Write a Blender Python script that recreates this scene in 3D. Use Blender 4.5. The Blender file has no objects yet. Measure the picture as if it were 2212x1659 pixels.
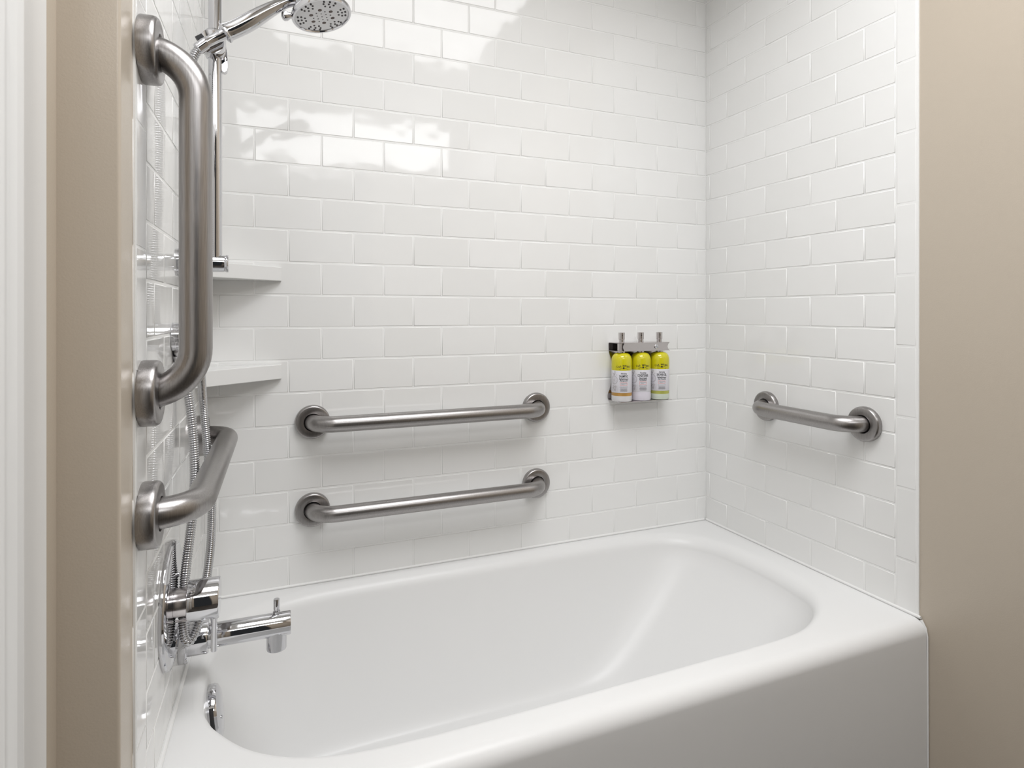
import bpy, bmesh, math, random
from mathutils import Vector, Matrix
from mathutils.bvhtree import BVHTree

random.seed(7)
PI = math.pi
scene = bpy.context.scene
col = scene.collection

# ------------------------------------------------------------------ camera
F_PX, CX, CY, W, H = 1312.95, 1106.0, 677.25, 2212.0, 1659.0
CAM = Vector((-1.3361, -1.5755, 1.0916))
YAW = 0.3952
cd = bpy.data.cameras.new('camera')
cam = bpy.data.objects.new('camera', cd)
col.objects.link(cam)
cam.location = CAM
cam.rotation_euler = (PI / 2, 0, -YAW)
cd.sensor_fit = 'HORIZONTAL'
cd.sensor_width = 36.0
cd.lens = 36.0 * F_PX / W
cd.shift_x = 0.0
cd.shift_y = -(H / 2 - CY) / W
cd.clip_start = 0.02
scene.camera = cam

# ------------------------------------------------------------------ world, lights, exposure
world = bpy.data.worlds.new('world')
scene.world = world
world.use_nodes = True
world.node_tree.nodes['Background'].inputs['Color'].default_value = (0.9, 0.95, 1.0, 1)
world.node_tree.nodes['Background'].inputs['Strength'].default_value = 0.03
scene.view_settings.view_transform = 'Standard'
scene.view_settings.look = 'None'
scene.view_settings.gamma = 1.0
scene.view_settings.use_curve_mapping = False
scene.view_settings.exposure = 0.0


def area(name, loc, target, sx, sy, power, color=(1, 1, 1)):
    l = bpy.data.lights.new(name, 'AREA')
    l.shape = 'RECTANGLE'
    l.size, l.size_y = sx, sy
    l.energy = power
    l.color = color
    o = bpy.data.objects.new(name, l)
    col.objects.link(o)
    o.location = loc
    d = (Vector(target) - Vector(loc)).normalized()
    o.rotation_euler = d.to_track_quat('-Z', 'Y').to_euler()
    return o


lamp = area('ceiling_panel_lamp', (-0.78, -1.12, 2.425), (-0.78, -1.12, 0), 1.00, 0.85, 19.5, (0.98, 0.985, 1.0))
lamp.data.spread = math.radians(150)
area('vanity_lamp', (-0.80, -2.56, 2.20), (-0.75, -0.2, 0.9), 1.4, 0.36, 9.5, (0.965, 0.98, 1.0))


# ------------------------------------------------------------------ materials
def new_mat(name):
    m = bpy.data.materials.new(name)
    m.use_nodes = True
    return m, m.node_tree, m.node_tree.nodes['Principled BSDF']


def mat_simple(name, color, rough=0.5, metal=0.0, ior=1.5, coat=0.0, bump=None, var=None, trans=0.0, aniso=0.0):
    m, nt, b = new_mat(name)
    b.inputs['Base Color'].default_value = (*color, 1)
    b.inputs['Roughness'].default_value = rough
    b.inputs['Metallic'].default_value = metal
    b.inputs['IOR'].default_value = ior
    b.inputs['Coat Weight'].default_value = coat
    b.inputs['Transmission Weight'].default_value = trans
    b.inputs['Anisotropic'].default_value = aniso
    tc = nt.nodes.new('ShaderNodeTexCoord')
    if bump:                                   # (scale, strength, distance, detail)
        n = nt.nodes.new('ShaderNodeTexNoise')
        n.inputs['Scale'].default_value = bump[0]
        n.inputs['Detail'].default_value = bump[3]
        nt.links.new(tc.outputs['Object'], n.inputs['Vector'])
        bp = nt.nodes.new('ShaderNodeBump')
        bp.inputs['Strength'].default_value = bump[1]
        bp.inputs['Distance'].default_value = bump[2]
        nt.links.new(n.outputs['Fac'], bp.inputs['Height'])
        nt.links.new(bp.outputs['Normal'], b.inputs['Normal'])
    if var:                                    # (scale, amount)
        n = nt.nodes.new('ShaderNodeTexNoise')
        n.inputs['Scale'].default_value = var[0]
        n.inputs['Detail'].default_value = 3
        nt.links.new(tc.outputs['Object'], n.inputs['Vector'])
        r = nt.nodes.new('ShaderNodeValToRGB')
        a = var[1]
        r.color_ramp.elements[0].color = (*[max(0, c * (1 - a)) for c in color], 1)
        r.color_ramp.elements[1].color = (*[min(1, c * (1 + a)) for c in color], 1)
        r.color_ramp.elements[0].position = 0.3
        r.color_ramp.elements[1].position = 0.7
        nt.links.new(n.outputs['Fac'], r.inputs['Fac'])
        nt.links.new(r.outputs['Color'], b.inputs['Base Color'])
    return m


def mat_tile():
    m, nt, b = new_mat('white_glazed_ceramic')
    b.inputs['Roughness'].default_value = 0.07
    b.inputs['IOR'].default_value = 1.5
    oi = nt.nodes.new('ShaderNodeObjectInfo')
    r = nt.nodes.new('ShaderNodeValToRGB')
    r.color_ramp.elements[0].color = (0.845, 0.845, 0.832, 1)
    r.color_ramp.elements[1].color = (0.875, 0.875, 0.865, 1)
    nt.links.new(oi.outputs['Random'], r.inputs['Fac'])
    nt.links.new(r.outputs['Color'], b.inputs['Base Color'])
    tc = nt.nodes.new('ShaderNodeTexCoord')
    ad = nt.nodes.new('ShaderNodeVectorMath')
    ad.operation = 'ADD'
    sc = nt.nodes.new('ShaderNodeVectorMath')
    sc.operation = 'SCALE'
    sc.inputs[3].default_value = 37.0
    cmb = nt.nodes.new('ShaderNodeCombineXYZ')
    nt.links.new(oi.outputs['Random'], cmb.inputs[0])
    nt.links.new(oi.outputs['Random'], cmb.inputs[2])
    nt.links.new(cmb.outputs[0], sc.inputs[0])
    nt.links.new(tc.outputs['Object'], ad.inputs[0])
    nt.links.new(sc.outputs[0], ad.inputs[1])
    n = nt.nodes.new('ShaderNodeTexNoise')
    n.inputs['Scale'].default_value = 14.0
    n.inputs['Detail'].default_value = 1.0
    nt.links.new(ad.outputs[0], n.inputs['Vector'])
    bp = nt.nodes.new('ShaderNodeBump')
    bp.inputs['Strength'].default_value = 0.25
    bp.inputs['Distance'].default_value = 0.004
    nt.links.new(n.outputs['Fac'], bp.inputs['Height'])
    nt.links.new(bp.outputs['Normal'], b.inputs['Normal'])
    return m


def mat_brushed(name, color, rough, axis):
    """satin stainless steel with fine grinding lines that run around/along the tube"""
    m, nt, b = new_mat(name)
    b.inputs['Metallic'].default_value = 1.0
    tc = nt.nodes.new('ShaderNodeTexCoord')
    mp = nt.nodes.new('ShaderNodeMapping')
    s = [900, 900, 900]
    s[axis] = 25
    mp.inputs['Scale'].default_value = s
    nt.links.new(tc.outputs['Object'], mp.inputs['Vector'])
    n = nt.nodes.new('ShaderNodeTexNoise')
    n.inputs['Scale'].default_value = 1.0
    n.inputs['Detail'].default_value = 4
    nt.links.new(mp.outputs['Vector'], n.inputs['Vector'])
    n2 = nt.nodes.new('ShaderNodeTexNoise')
    n2.inputs['Scale'].default_value = 22.0
    n2.inputs['Detail'].default_value = 4
    nt.links.new(tc.outputs['Object'], n2.inputs['Vector'])
    r = nt.nodes.new('ShaderNodeMapRange')
    r.inputs['To Min'].default_value = rough - 0.05
    r.inputs['To Max'].default_value = rough + 0.08
    nt.links.new(n2.outputs['Fac'], r.inputs['Value'])
    nt.links.new(r.outputs['Result'], b.inputs['Roughness'])
    cr = nt.nodes.new('ShaderNodeValToRGB')
    cr.color_ramp.elements[0].color = (*[c * 0.86 for c in color], 1)
    cr.color_ramp.elements[1].color = (*[min(1, c * 1.12) for c in color], 1)
    cr.color_ramp.elements[0].position = 0.3
    cr.color_ramp.elements[1].position = 0.7
    nt.links.new(n.outputs['Fac'], cr.inputs['Fac'])
    nt.links.new(cr.outputs['Color'], b.inputs['Base Color'])
    bp = nt.nodes.new('ShaderNodeBump')
    bp.inputs['Strength'].default_value = 0.10
    bp.inputs['Distance'].default_value = 0.0004
    nt.links.new(n.outputs['Fac'], bp.inputs['Height'])
    nt.links.new(bp.outputs['Normal'], b.inputs['Normal'])
    return m


M = {}
M['tile'] = mat_tile()
M['grout'] = mat_simple('pale_grout', (0.88, 0.88, 0.87), 0.6, bump=(300, 0.3, 0.0005, 4))
M['caulk'] = mat_simple('white_silicone_caulk', (0.84, 0.84, 0.83), 0.35, bump=(60, 0.3, 0.001, 2))
M['paint'] = mat_simple('beige_satin_paint', (0.535, 0.468, 0.385), 0.27, bump=(420, 0.22, 0.0006, 3), var=(2.0, 0.02))
M['white_paint'] = mat_simple('white_semigloss_paint', (0.80, 0.80, 0.79), 0.28, bump=(150, 0.06, 0.0006, 3))
M['ceiling_paint'] = mat_simple('matt_white_ceiling_paint', (0.82, 0.82, 0.80), 0.9, bump=(200, 0.1, 0.001, 3))
M['enamel'] = mat_simple('white_enamel', (0.80, 0.80, 0.795), 0.33, coat=0.0, bump=(5, 0.06, 0.004, 1))
M['enamel'].node_tree.nodes['Principled BSDF'].inputs['Specular IOR Level'].default_value = 0.32
M['floor_tile'] = mat_simple('dark_brown_floor_tile', (0.06, 0.052, 0.045), 0.35, var=(6, 0.25))
M['steel'] = mat_brushed('satin_stainless_steel', (0.36, 0.345, 0.34), 0.29, 2)
M['chrome'] = mat_simple('polished_chrome', (0.64, 0.64, 0.66), 0.045, metal=1.0, var=(12, 0.02))
M['hose'] = mat_simple('chrome_hose_metal', (0.55, 0.55, 0.56), 0.13, metal=1.0, var=(30, 0.04))
M['polished_steel'] = mat_simple('polished_bracket_steel', (0.62, 0.59, 0.59), 0.20, metal=1.0, bump=(60, 0.05, 0.0005, 2))
M['dark'] = mat_simple('black_gap_shade', (0.012, 0.012, 0.014), 0.5, var=(30, 0.1))  # flat black stands for the shade inside slots, holes and gaps
M['nozzle_face'] = mat_simple('grey_spray_plate', (0.60, 0.60, 0.61), 0.22, metal=0.75, var=(30, 0.03))
M['nozzle'] = mat_simple('dark_rubber_nozzle', (0.045, 0.04, 0.042), 0.45, var=(50, 0.1))
M['nozzle_brown'] = mat_simple('brown_rubber_nozzle', (0.09, 0.06, 0.05), 0.4, var=(50, 0.1))
M['yellow'] = mat_simple('glossy_yellow_plastic', (0.66, 0.60, 0.012), 0.14, coat=0.3, var=(20, 0.03))
M['label_white'] = mat_simple('label_white', (0.74, 0.73, 0.78), 0.35, var=(20, 0.02))
M['ink'] = mat_simple('black_ink', (0.018, 0.018, 0.022), 0.5, var=(80, 0.1))
M['ink_grey'] = mat_simple('grey_ink', (0.42, 0.39, 0.39), 0.5, var=(80, 0.1))
M['ink_red'] = mat_simple('red_ink', (0.75, 0.20, 0.16), 0.5, var=(80, 0.1))
M['amber'] = mat_simple('amber_shampoo', (0.46, 0.26, 0.07), 0.25, var=(40, 0.2))
M['milky'] = mat_simple('milky_conditioner', (0.74, 0.71, 0.78), 0.25, var=(40, 0.03))
M['green'] = mat_simple('green_shower_gel', (0.42, 0.43, 0.10), 0.25, var=(40, 0.2))
M['base_clear'] = mat_simple('pale_bottle_base', (0.74, 0.73, 0.74), 0.18, var=(30, 0.05))
M['base_green'] = mat_simple('pale_green_bottle_base', (0.66, 0.72, 0.62), 0.18, var=(30, 0.05))


# ------------------------------------------------------------------ mesh helpers
class MB:
    """collects shapes (world coordinates) and links them as one mesh object"""

    def __init__(self):
        self.v, self.f, self.s, self.m = [], [], [], []

    def add(self, vs, fs, smooth=True, mi=0):
        o = len(self.v)
        self.v += [Vector(p) for p in vs]
        for f in fs:
            self.f.append([i + o for i in f])
            self.s.append(smooth)
            self.m.append(mi)
        return self

    def box(self, lo, hi, bev=0.0, mi=0, seg=2, mat=None):
        bm = bmesh.new()
        bmesh.ops.create_cube(bm, size=1.0)
        lo, hi = Vector(lo), Vector(hi)
        for v in bm.verts:
            v.co = Vector([lo[i] + (v.co[i] + 0.5) * (hi[i] - lo[i]) for i in range(3)])
        if bev > 0:
            bmesh.ops.bevel(bm, geom=bm.edges[:], offset=bev, segments=seg, affect='EDGES', profile=0.5)
        if mat:
            bm.transform(mat)
        bm.verts.index_update()
        self.add([v.co.copy() for v in bm.verts], [[v.index for v in f.verts] for f in bm.faces], bev > 0, mi)
        bm.free()
        return self

    def tube(self, pts, rad, seg=24, cap=True, mi=0):
        pts = [Vector(p) for p in pts]
        n = len(pts)
        if not isinstance(rad, (list, tuple)):
            rad = [rad] * n
        T = []
        for i in range(n):
            a, b = pts[max(i - 1, 0)], pts[min(i + 1, n - 1)]
            T.append((b - a).normalized())
        ref = Vector((0, 0, 1)) if abs(T[0].z) < 0.9 else Vector((1, 0, 0))
        N = (ref - T[0] * ref.dot(T[0])).normalized()
        vs, fs = [], []
        for i in range(n):
            N = (N - T[i] * N.dot(T[i])).normalized()
            B = T[i].cross(N)
            for k in range(seg):
                a = 2 * PI * k / seg
                vs.append(pts[i] + (N * math.cos(a) + B * math.sin(a)) * rad[i])
        for i in range(n - 1):
            for k in range(seg):
                k2 = (k + 1) % seg
                fs.append([i * seg + k, i * seg + k2, (i + 1) * seg + k2, (i + 1) * seg + k])
        if cap:
            fs.append([k for k in range(seg)][::-1])
            fs.append([(n - 1) * seg + k for k in range(seg)])
        return self.add(vs, fs, True, mi)

    def lathe(self, prof, org, axis, seg=48, mi=0, scale=(1, 1), ref=None):
        """prof: (radius, height along axis) points"""
        org, ax = Vector(org), Vector(axis).normalized()
        if ref is None:
            ref = Vector((0, 0, 1)) if abs(ax.z) < 0.9 else Vector((1, 0, 0))
        N = (Vector(ref) - ax * Vector(ref).dot(ax)).normalized()
        B = ax.cross(N)
        vs, fs = [], []
        for r, h in prof:
            r = max(r, 1e-5)
            for k in range(seg):
                a = 2 * PI * k / seg
                vs.append(org + ax * h + N * (math.cos(a) * r * scale[0]) + B * (math.sin(a) * r * scale[1]))
        for i in range(len(prof) - 1):
            for k in range(seg):
                k2 = (k + 1) % seg
                fs.append([i * seg + k, i * seg + k2, (i + 1) * seg + k2, (i + 1) * seg + k])
        if prof[0][0] > 1e-4:
            fs.append([k for k in range(seg)][::-1])
        if prof[-1][0] > 1e-4:
            fs.append([(len(prof) - 1) * seg + k for k in range(seg)])
        return self.add(vs, fs, True, mi)

    def prism(self, poly, vec, smooth=False, mi=0):
        """closed polygon (3D points) extruded along vec"""
        n = len(poly)
        poly = [Vector(p) for p in poly]
        vec = Vector(vec)
        vs = poly + [p + vec for p in poly]
        fs = [[i for i in range(n)][::-1], [i + n for i in range(n)]]
        for i in range(n):
            j = (i + 1) % n
            fs.append([i, j, j + n, i + n])
        return self.add(vs, fs, smooth, mi)

    def build(self, name, mats, parent=None, sharp=35, kind=None):
        me = bpy.data.meshes.new(name)
        org = Vector((0, 0, 0))
        if parent is not None:
            org = wloc(parent)
        else:
            lo = Vector([min(v[i] for v in self.v) for i in range(3)])
            hi = Vector([max(v[i] for v in self.v) for i in range(3)])
            org = Vector(((lo.x + hi.x) / 2, (lo.y + hi.y) / 2, lo.z))
        me.from_pydata([v - org for v in self.v], [], self.f)
        bm = bmesh.new()
        bm.from_mesh(me)
        bmesh.ops.recalc_face_normals(bm, faces=bm.faces)
        bm.to_mesh(me)
        bm.free()
        for p, s, mi in zip(me.polygons, self.s, self.m):
            p.use_smooth = s
            p.material_index = mi
        if any(self.s):
            me.set_sharp_from_angle(angle=math.radians(sharp))
        if not isinstance(mats, (list, tuple)):
            mats = [mats]
        for m in mats:
            me.materials.append(m)
        o = bpy.data.objects.new(name, me)
        col.objects.link(o)
        if parent is not None:
            o.parent = parent
        else:
            o.location = org
        if kind:
            o['kind'] = kind
        return o


def wloc(o):
    p = Vector((0, 0, 0))
    while o is not None:
        p += Vector(o.location)
        o = o.parent
    return p


def thing(name, label, cat, loc, group=None):
    o = bpy.data.objects.new(name, None)
    col.objects.link(o)
    o.location = loc
    o.empty_display_size = 0.05
    o['label'], o['category'] = label, cat
    if group:
        o['group'] = group
    return o


def arc_pts(c, u, v, r, a0, a1, n):
    c, u, v = Vector(c), Vector(u), Vector(v)
    return [c + u * (r * math.cos(a0 + (a1 - a0) * i / n)) + v * (r * math.sin(a0 + (a1 - a0) * i / n)) for i in range(n + 1)]


def catmull(pts, n, closed=False):
    pts = [Vector(p) for p in pts]
    out = []
    L = len(pts)
    rng = range(L) if closed else range(L - 1)
    for i in rng:
        if closed:
            p0, p1, p2, p3 = pts[(i - 1) % L], pts[i], pts[(i + 1) % L], pts[(i + 2) % L]
        else:
            p0, p1, p2, p3 = pts[max(i - 1, 0)], pts[i], pts[i + 1], pts[min(i + 2, L - 1)]
        for k in range(n):
            t = k / n
            out.append(0.5 * ((2 * p1) + (p2 - p0) * t + (2 * p0 - 5 * p1 + 4 * p2 - p3) * t * t + (3 * p1 - p0 - 3 * p2 + p3) * t ** 3))
    if not closed:
        out.append(pts[-1])
    return out


# wall geometry measured in metres.  back wall: y = 0; right wall: x = 0;
# left wall: a line a little out of square
LX0, LSK = -1.4545, 0.034
LC = 1 / math.sqrt(1 + LSK * LSK)
L_DIR = Vector((-LSK * LC, -LC, 0))          # along the left wall, from the back corner towards the room
L_NRM = Vector((LC, -LSK * LC, 0))           # out of the left wall


def LW(s, o, z):
    return Vector((LX0, 0, 0)) + L_DIR * s + L_NRM * o + Vector((0, 0, z))


def RW(s, o, z):
    return Vector((-o, -s, z))


def BW(x, o, z):
    return Vector((x, -o, z))


ZL0, ROW = 1.137, 0.0797                      # height of a course joint, and the course pitch
TL = 0.154
CEIL = 2.43
RIM = 0.424
CO = 0.0006                                   # grout recess
PB = 0.0035                                   # painted wall face behind the tile face

# ------------------------------------------------------------------ room shell
# back wall
mb = MB()
mb.box((-1.60, CO, 0), (0.0 + 0.12, 0.12, CEIL))
wall_back = mb.build('wall_back', M['grout'], kind='structure')
# right wall: tiled stretch then painted stretch
mb = MB()
mb.box((CO, -0.6885, 0), (0.12, CO, CEIL), mi=0)
mb.box((PB, -2.62, 0), (0.12, -0.6885, CEIL), mi=1)
wall_right = mb.build('wall_right', [M['grout'], M['paint']], kind='structure')


# left wall (plan outline, extruded)
def q(s, o):
    p = LW(s, o, 0)
    return (p.x, p.y, 0)


sE, sC = 0.690, 0.752
mb = MB()
mb.prism([q(-0.0016, -CO), q(sE, -CO), q(sE, -0.12), q(-0.0016, -0.12)], (0, 0, CEIL), mi=0)
cn = LW(sC, -PB, 0)
pa = LW(sE, -PB, 0)
rr = 0.004
poly = [pa]
for i in range(7):
    a = i / 6 * PI / 2
    poly.append(Vector((cn.x - rr + rr * math.cos(a), cn.y + rr - rr * math.sin(a), 0)))
poly += [Vector((-1.545, cn.y, 0)), Vector((-1.62, cn.y, 0)), Vector((-1.62, pa.y, 0))]
n0 = len(mb.f)
mb.prism(poly, (0, 0, CEIL), mi=1, smooth=True)
for (ya, yb, za, zb) in ((-2.62, -1.80, 0, CEIL), (-1.80, -0.948, 2.05, CEIL), (-0.948, cn.y, 0, CEIL)):
    mb.box((-1.62, ya, za), (-1.545, yb, zb), mi=1)
wall_left = mb.build('wall_left', [M['grout'], M['paint']], kind='structure')
mb = MB()
mb.box((-1.62, -2.74, 0), (-1.46, -2.62, CEIL))
mb.box((-0.62, -2.74, 0), (0.12, -2.62, CEIL))
mb.box((-1.46, -2.74, 2.05), (-0.62, -2.62, CEIL))  # unseen opening below this header, added so the metal reflects something dark
wall_front = mb.build('wall_front', M['paint'], kind='structure')
floor = MB().box((-1.62, -2.62, -0.1), (0.0, 0.0, 0.0)).build('floor', M['floor_tile'], kind='structure')
ceiling = MB().box((-1.62, -2.74, CEIL), (0.12, 0.12, CEIL + 0.1)).build('ceiling', M['ceiling_paint'], kind='structure')

# door in the left wall, with a moulded casing around it
door = MB().box((-1.606, -1.80, 0.004), (-1.57, -0.958, 2.04), bev=0.002).build('door_1', M['white_paint'], kind='structure')
prof = [(0.0, -0.838), (0.0125, -0.838), (0.0150, -0.842), (0.0142, -0.900), (0.0152, -0.9025), (0.0152, -0.9065), (0.0118, -0.9100),
        (0.0100, -0.920), (0.0096, -0.931), (0.0114, -0.9355), (0.0114, -0.9415), (0.0080, -0.9480), (0.0, -0.9480)]
mb = MB()
mb.prism([(-1.545 + a, b, 0) for a, b in prof], (0, 0, 2.12), smooth=True)
mb.box((-1.618, -0.958, 0), (-1.547, -0.9482, 2.05), bev=0.001)
mb.build('door_casing', M['white_paint'], door, sharp=30)
mb = MB()
mb.prism([(-1.545 + a, -1.80 - (b + 0.9480), 0) for a, b in prof], (0, 0, 2.12), smooth=True)
mb.prism([(-1.545 + a, -1.910, 2.05 - (b + 0.9480)) for a, b in prof], (0, 1.072, 0), smooth=True)
mb.build('door_casing', M['white_paint'], door, sharp=30)
mb = MB()
mb.lathe([(0.026, 0), (0.026, 0.006), (0.012, 0.010), (0.011, 0.036), (0.024, 0.045), (0.027, 0.056), (0.022, 0.066), (0.0, 0.069)],
         (-1.57, -1.73, 0.95), (1, 0, 0), 28)
mb.build('door_knob', M['steel'], door)


# ------------------------------------------------------------------ tiles, one object each
tile_cache = {}


def tile_mesh(w, h, bull=0):
    """slab, face towards -Y at y=0, sunk body behind; bull=+1/-1 rounds the +x/-x side"""
    key = (round(w, 4), round(h, 4), bull)
    if key in tile_cache:
        return tile_cache[key]
    e = 0.0021
    rings = [(e, 0.0, 0.0), (e * 0.35, 0.00030, 0.60), (0.0, 0.0011, 0.9), (0.0, 0.0050, 1.0)]
    hw, hh = w / 2, h / 2
    vs, ns, fs = [], [], []
    for ins, d, t in rings:
        for sx, sz in ((-1, -1), (1, -1), (1, 1), (-1, 1)):
            x, z, y = sx * (hw - ins), sz * (hh - ins), d
            nx, nz = sx * t, sz * t
            if bull and sx == bull:
                k = rings.index((ins, d, t))
                bi = (0.0085, 0.0025, 0.0, 0.0)[k]
                y = (0.0, 0.0022, 0.0075, 0.0090)[k]
                x = sx * (hw - bi)
            vs.append((x, y, z))
            ns.append(Vector((nx, -(1 - t * 0.75), nz)).normalized())
    fs.append([0, 1, 2, 3])
    for r in range(len(rings) - 1):
        for k in range(4):
            k2 = (k + 1) % 4
            fs.append([r * 4 + k, (r + 1) * 4 + k, (r + 1) * 4 + k2, r * 4 + k2])
    me = bpy.data.meshes.new('tile')
    me.from_pydata(vs, [], fs)
    for p in me.polygons:
        p.use_smooth = True
    me.normals_split_custom_set_from_vertices(ns)
    me.materials.append(M['tile'])
    tile_cache[key] = me
    return me


def put_tile(parent, pos, rz, w, h, name='tile', bull=0):
    o = bpy.data.objects.new(name, tile_mesh(w, h, bull))
    col.objects.link(o)
    o.parent = parent
    o.location = Vector(pos) - wloc(parent)
    o.rotation_euler = (random.gauss(0, 0.0022), 0, rz + random.gauss(0, 0.0016))
    return o


JH, JV = 0.0030, 0.0022
R0 = -9
R1 = 16
for r in range(R0, R1 + 1):
    z0, z1 = ZL0 + r * ROW, ZL0 + (r + 1) * ROW
    z1 = min(z1, CEIL + 0.001)
    if r == R0:
        z0 = RIM - 0.001
    if z1 - z0 < 0.015:
        continue
    zc, h = (z0 + z1) / 2, z1 - z0 - JH
    par = (r % 2 == 0)

    def row(parent, edges, fn, rz, sgn):
        for a, b in zip(edges[:-1], edges[1:]):
            if b - a < 0.008:
                continue
            put_tile(parent, fn((a + b) / 2, 0, zc), rz, b - a - JV, h)
    # back wall
    off = 0.5 if par else 0.0
    js = [(k + off - 9.2349) * TL for k in range(-2, 11)]
    js = [LX0] + [j for j in js if LX0 + 0.004 < j < -0.004] + [-0.0]
    row(wall_back, js, BW, 0, 1)
    # right wall
    js = [(k + (0 if par else 0.5) + 0.1355) * TL for k in range(-1, 4)]
    js = [0.0] + [j for j in js if j > 0.004] + [(4 + 0.1355) * TL]
    row(wall_right, js, RW, -PI / 2, 1)
    # left wall
    st = 0.4965 if par else 0.573
    js = [st - k * TL for k in range(-1, 5)]
    js = [0.0] + sorted(j for j in js if 0.004 < j < 0.6275) + [0.6275]
    row(wall_left, js, LW, PI / 2 - math.atan(LSK), 1)
# rounded edge tiles up the open ends
for k in range(-5, 9):
    z0, z1 = 1.178 + k * ROW * 2, 1.178 + (k + 1) * ROW * 2
    if z1 < RIM - 0.08 or z0 > CEIL:
        continue
    zl = max(z0, RIM - 0.001)
    z1 = min(z1, CEIL)
    if z1 - zl > 0.02:
        a, b = (4 + 0.1355) * TL, 0.6895
        put_tile(wall_right, RW((a + b) / 2 + 0.0005, 0, (zl + z1) / 2), -PI / 2, b - a - JV * 0.8, z1 - zl - 0.003, 'edge_tile', 1)
    zl = max(z0 - 0.002, 0.27)
    a, b = 0.6275, 0.6925
    put_tile(wall_left, LW((a + b) / 2 + 0.0005, 0, (zl + z1) / 2), PI / 2 - math.atan(LSK), b - a - JV * 0.8, z1 - zl - 0.003, 'edge_tile', -1)

# ------------------------------------------------------------------ bathtub
TX1 = -0.0018                                 # right end
Y_ROLL, R_ROLL = -0.677, 0.030
ctrl = [(-1.4214, -.4184), (-1.4125, -.4503), (-1.3975, -.4833), (-1.3572, -.54), (-1.3154, -.5762), (-1.2641, -.6025), (-1.2, -.619),
        (-1.1, -.627), (-.95, -.630), (-.75, -.630), (-.55, -.629), (-.4, -.628), (-.3, -.622), (-.2385, -.605), (-.18, -.570),
        (-.135, -.52), (-.108, -.45), (-.098, -.36), (-.102, -.26), (-.12, -.17), (-.16, -.105), (-.23, -.066), (-.35, -.050),
        (-.55, -.047), (-.8, -.047), (-1.1, -.047), (-1.23, -.056), (-1.33, -.088), (-1.39, -.15), (-1.418, -.24), (-1.426, -.34)]
outl = catmull([(a, b, 0) for a, b in ctrl], 6, True)
N = len(outl)
cxy = Vector((-0.76, -0.338, 0))
area_sign = sum(outl[i].x * outl[(i + 1) % N].y - outl[(i + 1) % N].x * outl[i].y for i in range(N))
nrm = []
for i in range(N):
    t = (outl[(i + 1) % N] - outl[i - 1]).normalized()
    nn = Vector((t.y, -t.x, 0))               # outward for a counter-clockwise outline
    nrm.append(nn if area_sign > 0 else -nn)


def tleft(y):
    return LX0 + LSK * y + 0.0015


def rectpt(p):
    d = p - cxy
    best = None
    c = []
    if d.x > 1e-9:
        c.append((TX1 - cxy.x) / d.x)
    if d.x < -1e-9:
        c.append((tleft(cxy.y) - cxy.x) / d.x)
    if d.y > 1e-9:
        c.append((-0.0018 - cxy.y) / d.y)
    if d.y < -1e-9:
        c.append((Y_ROLL - cxy.y) / d.y)
    t = min(c)
    return cxy + d * t


outer = [rectpt(p) for p in outl]
corners = [Vector((TX1, Y_ROLL, 0)), Vector((tleft(-.338), Y_ROLL, 0)), Vector((TX1, -0.0018, 0)), Vector((tleft(-.338), -0.0018, 0))]
ci = []
for c in corners:
    k = min(range(N), key=lambda i: (outer[i] - c).length)
    outer[k] = c.copy()
    ci.append(k)
for p in outer:
    if p.x < -1.3 and abs(p.x - tleft(-.338)) < 1e-6:
        p.x = tleft(p.y)
rings = []


def soft(i):
    """lip radius: tighter along the front, softer at the right end and the back"""
    p = outl[i]
    f = max(0.0, min(1.0, (p.x + 0.45) / 0.3)) * max(0.0, min(1.0, (p.y + 0.60) / 0.15))
    g = max(0.0, min(1.0, (p.y + 0.25) / 0.15)) * 0.75
    return 0.018 + 0.026 * max(f, g)


sf = [soft(i) for i in range(N)]
rings.append([Vector((p.x, p.y, RIM)) for p in outer])
for m in (0.33, 0.66):
    rings.append([Vector((outer[i].x, outer[i].y, RIM)).lerp(Vector((*(outl[i] + nrm[i] * sf[i] * 0.95).xy, RIM)), m) for i in range(N)])
NL = 9
for k in range(NL + 1):
    a = k / NL * PI / 2 * 0.9
    ring = []
    for i in range(N):
        R = sf[i]
        # quarter circle from the flat rim down to the wall
        off = R * 0.95 - R * math.sin(a)
        dz = R * (1 - math.cos(a))
        p = outl[i] + nrm[i] * off
        ring.append(Vector((p.x, p.y, RIM - dz)))
    rings.append(ring)
top = rings[-1]
ZB = 0.095
bot = []
for i in range(N):
    p = outl[i]
    u = (p.x + 1.43) / (1.43 - 0.098)
    v = (p.y + 0.63) / (0.63 - 0.047)
    bot.append(Vector((-1.365 + u * (1.365 - 0.50), -0.545 + v * (0.545 - 0.165), ZB)))
NW = 18
for k in range(1, NW + 1):
    a = k / NW * PI / 2
    ring = []
    for i in range(N):
        e = 0.85
        f = 1 - max(0.0, math.cos(a)) ** e
        g = math.sin(a) ** (0.95)
        t = top[i]
        lin = 0.55 * g                         # draft of the walls
        ff = lin + (1 - lin) * f
        p = t.lerp(bot[i], ff)
        p.z = t.z + (ZB - t.z) * g
        ring.append(p)
    rings.append(ring)
cb = Vector((-0.95, -0.335, ZB - 0.012))
for m in (0.25, 0.5, 0.75, 0.93):
    rings.append([bot[i].lerp(cb, m) for i in range(N)])
mb = MB()
vs = [p for r in rings for p in r]
fs = []
for r in range(len(rings) - 1):
    for i in range(N):
        j = (i + 1) % N
        fs.append([r * N + i, r * N + j, (r + 1) * N + j, (r + 1) * N + i])
fs.append([(len(rings) - 1) * N + i for i in range(N)])
mb.add(vs, fs, True)
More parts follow.
